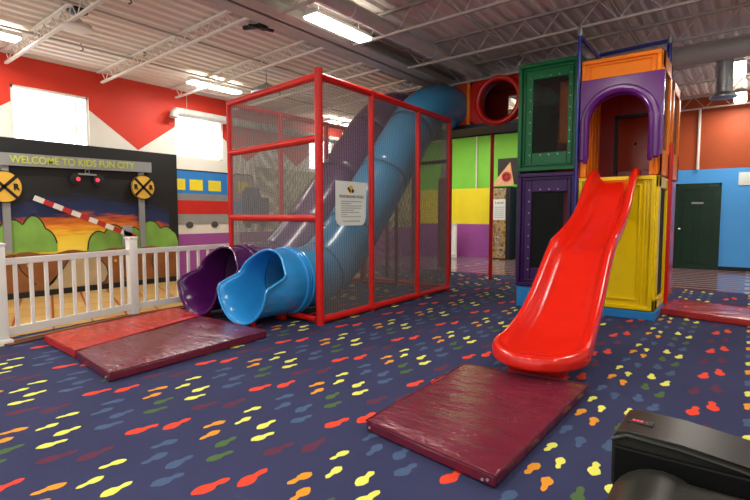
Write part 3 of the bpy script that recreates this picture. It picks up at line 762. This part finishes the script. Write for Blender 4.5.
MB().box(-6.22, -2.05, Y1-.04, Y1, ZD, 3.2).box(-6.22, -3.95, Y1-.04, Y1, 3.2, ZT).box(-3.5, -2.05, Y1-.04, Y1, 3.2, ZT).box(-3.95, -3.5, Y1-.04, Y1, 3.7, ZT).build('rear_panel', 'dark_red', cw, smooth=False)
MB().box(-6.22, -2.05, Y0, Y1, ZT, ZT+.03).build('roof_panel', 'dark_red', cw, smooth=False)
MB().box(-6.24, -6.2, Y0, Y1, ZD, ZT).build('end_panel', 'orange_red', cw, smooth=False)
MB().box(-6.24, -2.05, Y0, Y1, ZD-.05, ZD-.005).build('deck', 'charcoal_wall', cw, smooth=False)
MB().box(-6.24, -2.05, Y0-.03, Y0, ZD-.07, ZD).build('deck_edge', 'navy_edge', cw, smooth=False)
MB().box(-6.24, -2.05, Y1, Y1+.03, ZD-.07, ZD).build('deck_edge', 'navy_edge', cw, smooth=False)
for x, y in ((-4.29, 9.72), (-6.2, 9.72), (-3.3, 9.72), (-6.2, 8.7), (-5.25, 9.72)):
    MB().tube((x, y, 0), (x, y, ZD-.05), .04, 14).build('support_post', 'red_pad' if x > -4.5 else 'maroon_pad', cw)

# ------------------------------------------------------------------ climbing tower
tw = thing('climbing_tower', (-1.9, 7.9, 0), 'multicoloured plastic climbing tower with a purple arch', 'play structure')
YT = 7.2
def frame_rect(b, x0, x1, z0, z1, w, y0, y1):
    b.box(x0, x1, y0, y1, z0, z0+w); b.box(x0, x1, y0, y1, z1-w, z1); b.box(x0, x0+w, y0, y1, z0+w, z1-w); b.box(x1-w, x1, y0, y1, z0+w, z1-w)
def win_panel(x0, x1, z0, z1, wx0, wx1, wz0, wz1, m, name):
    b = MB(); y0, y1 = YT, YT+.05
    b.box(x0, wx0, y0, y1, z0, z1); b.box(wx1, x1, y0, y1, z0, z1); b.box(wx0, wx1, y0, y1, z0, wz0); b.box(wx0, wx1, y0, y1, wz1, z1)
    frame_rect(b, x0, x1, z0, z1, .055, YT-.04, YT)
    frame_rect(b, x0+.075, x1-.075, z0+.075, z1-.075, .025, YT-.022, YT)
    o = b.build(name, m, tw, bevel=.008)
    MB().box(wx0, wx1, YT+.02, YT+.024, wz0, wz1).build('window_net', 'net_black', o, smooth=False)
    P_ = [(x, wz0-.03+(wz1-wz0+.06)*i/7) for i in range(8) for x in (wx0-.035, wx1+.035)]+[(wx0+(wx1-wx0)*i/4, z) for i in range(1, 4) for z in (wz0-.035, wz1+.035)]
    for x, z in P_: MB().lathe([(.011, 0), (.007, -.007)], (x, YT, z), 8, 1).build('screw', 'screw', o)
win_panel(-2.77, -1.93, 1.98, 3.5, -2.57, -2.08, 2.24, 3.27, 'green_plastic', 'green_panel')
win_panel(-2.76, -1.93, .31, 1.95, -2.56, -2.06, .58, 1.68, 'purple_panel', 'purple_panel')
MB().box(-2.75, -1.92, YT-.02, YT+.05, 0, .3).build('blue_base_panel', 'blue_base', tw, bevel=.006)
# upper right: orange portal
b = MB()
b.box(-1.9, -.96, YT, YT+.05, 2.95, 3.4); b.box(-1.9, -1.82, YT, YT+.05, 1.86, 2.95); b.box(-1.06, -.96, YT, YT+.05, 1.86, 2.95)
frame_rect(b, -1.9, -.96, 2.95, 3.4, .05, YT-.03, YT); frame_rect(b, -1.8, -1.06, 3.04, 3.33, .018, YT-.02, YT)
for i in range(2): b.box(-1.02+.03*i, -1.005+.03*i, YT-.02, YT, 1.86, 2.95)
b.build('orange_portal', 'orange_plastic', tw, bevel=.008)
# purple arch hood
def arch(b, cx, zs, R, r2, zb, y0, y1, n=24):
    """band between radius R and r2 with straight legs down to zb"""
    o = [(cx-R, zb)]+[(cx-R*math.cos(PI*k/n), zs+R*math.sin(PI*k/n)) for k in range(n+1)]+[(cx+R, zb)]
    i = [(cx-r2, zb)]+[(cx-r2*math.cos(PI*k/n), zs+r2*math.sin(PI*k/n)) for k in range(n+1)]+[(cx+r2, zb)]
    V = [[b.b.verts.new((p[0], y, p[1])) for p in L] for y in (y0, y1) for L in (o, i)]
    for k in range(len(o)-1):
        b.b.faces.new((V[0][k], V[0][k+1], V[1][k+1], V[1][k])); b.b.faces.new((V[2][k], V[3][k], V[3][k+1], V[2][k+1]))
        b.b.faces.new((V[0][k], V[2][k], V[2][k+1], V[0][k+1])); b.b.faces.new((V[1][k], V[1][k+1], V[3][k+1], V[3][k]))
    for k in (0, -1): b.b.faces.new((V[0][k], V[1][k], V[3][k], V[2][k]))
cx, zs = -1.4, 2.5
b = MB()
cx, zs = -1.41, 2.55
V = []
for y in (YT-.09, YT-.03):
    outer = [(-1.89, 2.1), (-1.89, 2.4), (-1.89, 2.7)]+[(-1.89+.98*k/18, 3.13 if 0 < k < 18 else 3.13) for k in range(19)]+[(-.91, 2.7), (-.91, 2.4), (-.91, 2.1)]
    n = len(outer)-5
    inner = [(cx-.37, 2.1), (cx-.37, 2.35)]+[(cx-.37*math.cos(PI*k/(n)), zs+.34*math.sin(PI*k/(n))) for k in range(n+1)]+[(cx+.37, 2.35), (cx+.37, 2.1)]
    V.append([[b.b.verts.new((p[0], y, p[1])) for p in L] for L in (outer, inner)])
(of, nf), (ob, nb2) = V
for k in range(len(of)-1):
    b.b.faces.new((of[k], of[k+1], nf[k+1], nf[k])); b.b.faces.new((ob[k], nb2[k], nb2[k+1], ob[k+1]))
    b.b.faces.new((of[k], ob[k], ob[k+1], of[k+1])); b.b.faces.new((nf[k], nf[k+1], nb2[k+1], nb2[k]))
for k in (0, -1): b.b.faces.new((of[k], nf[k], nb2[k], ob[k]))
b.build('arch_hood', 'purple_plastic', tw, bevel=.006)
b = MB(); arch(b, cx, zs, .47, .365, 2.06, YT-.14, YT-.08); b.build('arch_moulding', 'purple_plastic', tw, bevel=.025)
b = MB(); arch(b, cx, zs, .41, .35, 2.02, YT-.2, YT-.13); b.build('arch_moulding', 'purple_plastic', tw, bevel=.03)
# yellow lower panel (front and side)
b = MB().box(-1.9, -.97, YT, YT+.05, .12, 1.85); frame_rect(b, -1.9, -.97, .12, 1.85, .05, YT-.035, YT)
frame_rect(b, -1.8, -1.14, .24, 1.74, .02, YT-.018, YT)
for i in range(2): b.box(-1.11+.04*i, -1.085+.04*i, YT-.012, YT, .17, 1.8)
b.build('yellow_panel', 'yellow_plastic', tw, bevel=.008)
b = MB(); y0, y1 = YT+.03, 8.1
for q in ((y0, y0+.18, .12, 1.85), (y1-.06, y1, .12, 1.85), (y0, y1, .12, .26), (y0, y1, 1.7, 1.85)): b.box(-.99, -.94, *q)
b.build('yellow_side_panel', 'yellow_plastic', tw, bevel=.01)
MB().box(-.985, -.975, y0+.1, y1, .2, 1.8).build('opening_shade', 'dark_hole', tw, smooth=False)  # near-black sheet painted in for the shade inside the opening
MB().box(-1.9, -.93, YT-.03, 8.2, 0, .11).build('blue_base_panel', 'blue_base', tw, bevel=.006)
# orange side panel with window
b = MB()
for q in ((y0, y0+.2, 1.87, 3.4), (y1-.12, y1, 1.87, 3.4), (y0, y1, 1.87, 2.2), (y0, y1, 3.2, 3.4)): b.box(-1.0, -.945, *q)
b.build('orange_side_panel', 'orange_plastic', tw, bevel=.01)
MB().box(-.975, -.97, y0+.18, y1-.1, 2.15, 3.25).build('window_net', 'net_black', tw, smooth=False)
# interior walls and floor
MB().box(-2.8, -.98, YT+.06, 9.2, 1.80, 1.86).build('platform', 'maroon_pad', tw, smooth=False)
b = MB().box(-1.92, -1.89, YT+.06, 8.15, 1.87, 3.35); 
for i in range(5): b.box(-1.89, -1.87, YT+.15+i*.18, YT+.23+i*.18, 1.87, 3.3)
b.build('inner_orange_wall', 'orange_plastic', tw, bevel=.006)
b = MB().box(-1.89, -1.62, 8.15, 8.19, 1.87, 3.4).box(-1.15, -.98, 8.15, 8.19, 1.87, 3.4).box(-1.62, -1.15, 8.15, 8.19, 2.75, 3.4).box(-1.62, -1.15, 8.15, 8.19, 1.87, 2.0)
b.build('inner_red_wall', 'dark_red', tw, bevel=.01)
MB().ring((-1.385, 8.14, 2.38), .01, .01, 1, 8, 4).box(-1.66, -1.62, 8.1, 8.15, 1.95, 2.8).box(-1.15, -1.11, 8.1, 8.15, 1.95, 2.8).box(-1.66, -1.11, 8.1, 8.15, 2.76, 2.8).build('inner_window_frame', 'black', tw, smooth=False)
MB().box(-2.8, -1.0, 8.95, 9.0, 1.87, 3.3).build('inner_back_wall', 'orange_red', tw, bevel=.01)
MB().box(-2.8, -2.76, YT+.05, 9.2, .3, 3.45).build('left_side_panel', 'green_plastic', tw, smooth=False)
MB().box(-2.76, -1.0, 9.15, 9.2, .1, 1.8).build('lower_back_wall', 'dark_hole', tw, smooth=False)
MB().box(-2.32, -2.1, 7.6, 7.7, 2.4, 3.3).build('inner_orange_post', 'orange_plastic', tw, bevel=.02)
MB().rbox(-2.2, -2.06, 7.5, 7.62, .9, 1.75, .03).build('inner_red_post', 'red_plastic', tw)
MB().box(-2.8, -.98, YT+.06, 8.2, 3.4, 3.43).build('roof_panel', 'dark_red', tw, smooth=False)
# rear module
b = MB()
for q in ((8.28, 8.4, 1.87, 3.25), (9.0, 9.15, 1.87, 3.25), (8.28, 9.15, 1.87, 2.25), (8.28, 9.15, 3.1, 3.25)): b.box(-1.0, -.94, *q)
b.build('rear_side_panel', 'orange_plastic', tw, bevel=.01)
MB().box(-.975, -.97, 8.38, 9.05, 2.2, 3.15).build('window_net', 'net_black', tw, smooth=False)
MB().box(-1.0, -.96, 8.28, 9.15, .1, 1.85).build('red_side_panel', 'red_plastic', tw, bevel=.01)
MB().rbox(-.98, -.9, 8.1, 8.2, .1, 2.35, .02).build('red_post', 'red_pad', tw)
MB().rbox(-.99, -.9, YT+.86, YT+.9, .1, 1.8, .015).build('red_post', 'red_pad', tw)
MB().rbox(-2.0, -1.9, YT-.0, YT+.06, .1, 2.1, .02).build('red_post', 'red_pad', tw)
# yellow and green little panels high behind
MB().box(-1.95, -1.78, 8.3, 8.34, 3.3, 3.62).build('yellow_top_panel', 'yellow_plastic', tw, bevel=.01)
MB().box(-2.0, -1.94, YT+.06, 8.2, 3.3, 3.55).build('green_top_panel', 'green_plastic', tw, bevel=.01)
for x, y, z0 in ((-1.93, YT+.0, 0), (-1.0, 8.2, 0), (-1.97, 8.3, 0)):
    p = MB().tube((x, y-.05 if y < 7.3 else y, z0), (x, y-.05 if y < 7.3 else y, 3.8), .026, 14).build('blue_post', 'navy_steel', tw)
    MB().lathe([(.034, 0), (.036, .04), (.034, .1), (.015, .12)], (x, y-.05 if y < 7.3 else y, 3.74), 14).build('post_cap', 'galv', p)
for a, c in (((-1.93, YT-.05, 3.74), (-1.97, 9.0, 3.74)), ((-1.97, 8.3, 3.78), (-1.0, 8.2, 3.78))): MB().tube(a, c, .026, 14).build('top_rail', 'navy_steel', tw)

# ------------------------------------------------------------------ red wave slide
sl = thing('wave_slide', (-1.4, 4.2, 0), 'glossy red wavy open slide running down from the tower', 'slide')
# stations: y, bed z, centre x, half width, rail height
ST = [(7.3, 1.80, -1.45, .25, .14), (7.12, 1.78, -1.45, .25, .17), (6.85, 1.60, -1.45, .255, .19), (6.5, 1.28, -1.45, .265, .18), (6.15, 1.105, -1.45, .275, .17), (5.85, 1.0, -1.45, .285, .165),
      (5.6, .92, -1.44, .295, .165), (5.3, .70, -1.43, .30, .165), (4.95, .45, -1.41, .31, .16), (4.65, .29, -1.395, .32, .15), (4.4, .215, -1.38, .335, .14), (4.22, .19, -1.365, .345, .125), (4.12, .19, -1.36, .35, .12)]
SV = bez([Vector((a, b_, c)) for a, b_, c, d, e in ST], 4); SW = bez([Vector((d, e, 0)) for a, b_, c, d, e in ST], 4)
def section(hw, rh):
    """profile across (x offset, z offset): outer skirt, rail crown, inner wall, bed"""
    L = [(-hw-.035, rh-.14), (-hw-.045, rh-.06), (-hw-.03, rh-.01), (-hw, rh), (-hw+.03, rh-.02), (-hw+.045, rh*.6), (-hw+.07, .035), (-hw+.12, .006), (-hw*.5, 0), (0, -.004)]
    return L+[(-a, z) for a, z in L[-2::-1]]
rows = []
for p, w in zip(SV, SW):
    rows.append([(p.z+a, p.x, p.y+z) for a, z in section(w.x, w.y)])
p, w = SV[-1], SW[-1]
# replace cap rows with proper surface: bed continues, rails curve round the front
ang = 14; prof = section(w.x, w.y); half = len(prof)//2
cap = []
MBs = MB(); MBs.grid(rows)
# front bowl: revolve right half-profile around the bed centre (x squeezed to an ellipse)
hp_ = prof[half:]                                   # centre -> outer
rings = []
for k in range(ang*2+1):
    a = PI+PI*k/(ang*2)                             # from -x round the front to +x
    ring = []
    for dx, dz in hp_:
        drop = .05*math.sin(a-PI)                   # lip dips in front
        rise = dz-(drop if dz > .03 else drop*.4)
        ring.append((p.z+dx*math.cos(a), p.x+dx*1.0*math.sin(a), p.y+rise))
    rings.append(ring)
MBs.grid(rings)
bmesh.ops.remove_doubles(MBs.b, verts=MBs.b.verts[:], dist=.003)
MBs.build('slide_bed', 'slide_red', sl, solid=.012, sub=1)
MB().rbox(-1.6, -1.17, 4.0, 4.3, 0, .19, .03).build('slide_foot', 'red_pad', sl)

# ------------------------------------------------------------------ far game machine with notices
r = thing('arcade_cabinet', (-6.05, 14.3, 0), 'tall brown cabinet with gear artwork and a white notice by the far wall', 'cabinet')
MB().box(-6.28, -5.72, 14.3, 14.7, 0, 2.2).build('cabinet_body', 'black', r, bevel=.01)
MB().box(-6.25, -5.85, 14.285, 14.3, .05, 2.15).build('cabinet_art', 'machine_art', r, smooth=False)
MB().box(-6.24, -5.86, 14.27, 14.284, 1.2, 1.82).build('notice', 'paper', r, smooth=False)
text('lettering', 'Level', 'ink', r, (-6.05, 14.268, 1.72), R_WALLY, .13, .001)
b = MB()
for i in range(6): b.box(-6.2, -5.9, 14.266, 14.27, 1.58-i*.06, 1.59-i*.06)
b.build('printed_lines', 'ink', r)
for x, z, q in ((-5.98, 2.0, .11), (-5.98, .25, .11), (-6.08, .6, .09)): MB().ring((x, 14.28, z), q, .02, 1, 24, 6).build('gear', 'galv', r)
MB().bar((-6.08, 14.28, .2), (-6.08, 14.28, 1.1), .03, .03).build('rod', 'galv', r)
o = thing('triangular_sign', (-6.0, 14.3, 2.2), 'tan triangular sign with a red disc on top of the brown cabinet', 'sign')
MB().prism([(-6.33, 2.22), (-5.62, 2.24), (-5.74, 2.9)], 1, 14.28, 14.32).build('board', 'pizza', o, smooth=False)
MB().lathe([(.15, 0), (.15, -.01)], (-5.84, 14.28, 2.48), 24, 1).build('red_disc', 'barrier_red', o)
MB().ring((-5.84, 14.265, 2.48), .08, .012, 1, 20, 6).build('ring', 'black', o)
r = thing('white_gate', (-7.6, 14.2, 0), 'low white panelled gate by the purple far wall', 'gate')
b = MB().box(-7.86, -7.44, 14.2, 14.26, 0, 1.06); frame_rect(b, -7.84, -7.46, .08, .98, .04, 14.18, 14.2)
b.build('gate_panel', 'white', r, smooth=False)
MB().box(-7.9, -7.4, 14.17, 14.27, 1.06, 1.1).build('gate_cap', 'white', r, smooth=False)

# ------------------------------------------------------------------ black leather massage chair at the lower right
ch = thing('massage_chair', (.2, 1.5, 0), 'black leather massage armchair at the lower right corner', 'armchair')
def arm(y0, y1, par):
    # side profile in xz: front at -x, top slopes and curls down to the back
    top = [(-.345, .60), (-.33, .625), (-.3, .633), (-.15, .628), (0, .61), (.2, .575), (.45, .54), (.7, .53), (.95, .53)]
    pts = top+[(.95, .08), (-.22, .08), (-.29, .3), (-.345, .45)]
    return MB().prism(pts, 1, y0, y1)
arm(1.80, 2.03, ch).build('armrest', 'leather_grey', ch, bevel=.018)
b = MB(); b.sweep([(-.345, 1.795, .595), (-.3, 1.795, .618), (-.15, 1.795, .612), (0, 1.795, .594), (.2, 1.795, .559), (.45, 1.795, .524)], .007, 8)
b.build('piping', 'leather_grey', ch)
arm(1.01, 1.23, ch).build('armrest', 'leather_grey', ch, bevel=.018)
MB().box(-.335, .9, 1.78, 1.80, .1, .58).build('inner_side', 'inner_black', ch, bevel=.006)
# seat: bolster and cushion
b = MB()
b.sweep([(-.19, 1.24, .40), (-.19, 1.77, .40)], .15, 28)
b.build('seat_bolster', 'leather_grey', ch, bevel=.02)
MB().rbox(-.2, .5, 1.25, 1.77, .3, .54, .05, 4).build('seat', 'leather_grey', ch)
MB().rbox(-.2, .8, 1.22, 1.8, 0, .3, .03).build('base', 'leather', ch)
m_ = Matrix.Translation((.62, 0, .45)) @ Matrix.Rotation(.4, 4, 'Y')
MB().box(-.1, .1, 1.25, 1.77, -.05, .75, m_).build('backrest', 'leather_grey', ch, bevel=.05)
cp = MB().rbox(-.315, -.235, 1.88, 1.925, .630, .6365, .003, 2).build('control_panel', 'black', ch)
b = MB()
for i in range(3): b.box(-.3+i*.012, -.292+i*.012, 1.896, 1.908, .636, .6375)
b.box(-.257, -.254, 1.9, 1.903, .636, .6375); b.build('display', 'led', cp, smooth=False)

# ------------------------------------------------------------------ world, camera
w = bpy.data.worlds.new('world'); bpy.context.scene.world = w; w.use_nodes = True
bg = w.node_tree.nodes['Background']; bg.inputs[0].default_value = (.95, .97, 1, 1); bg.inputs[1].default_value = 1.05
cam = bpy.data.cameras.new('camera'); co_ = bpy.data.objects.new('camera', cam); C.objects.link(co_)
cam.sensor_width = 36; cam.lens = 24; cam.clip_start = .05
co_.location = (0, 0, 1.35); co_.rotation_euler = (PI/2-math.atan(35/500), 0, math.atan(375/500))
bpy.context.scene.camera = co_
vs = bpy.context.scene.view_settings; vs.view_transform = 'Standard'; vs.look = 'None'; vs.exposure = .2
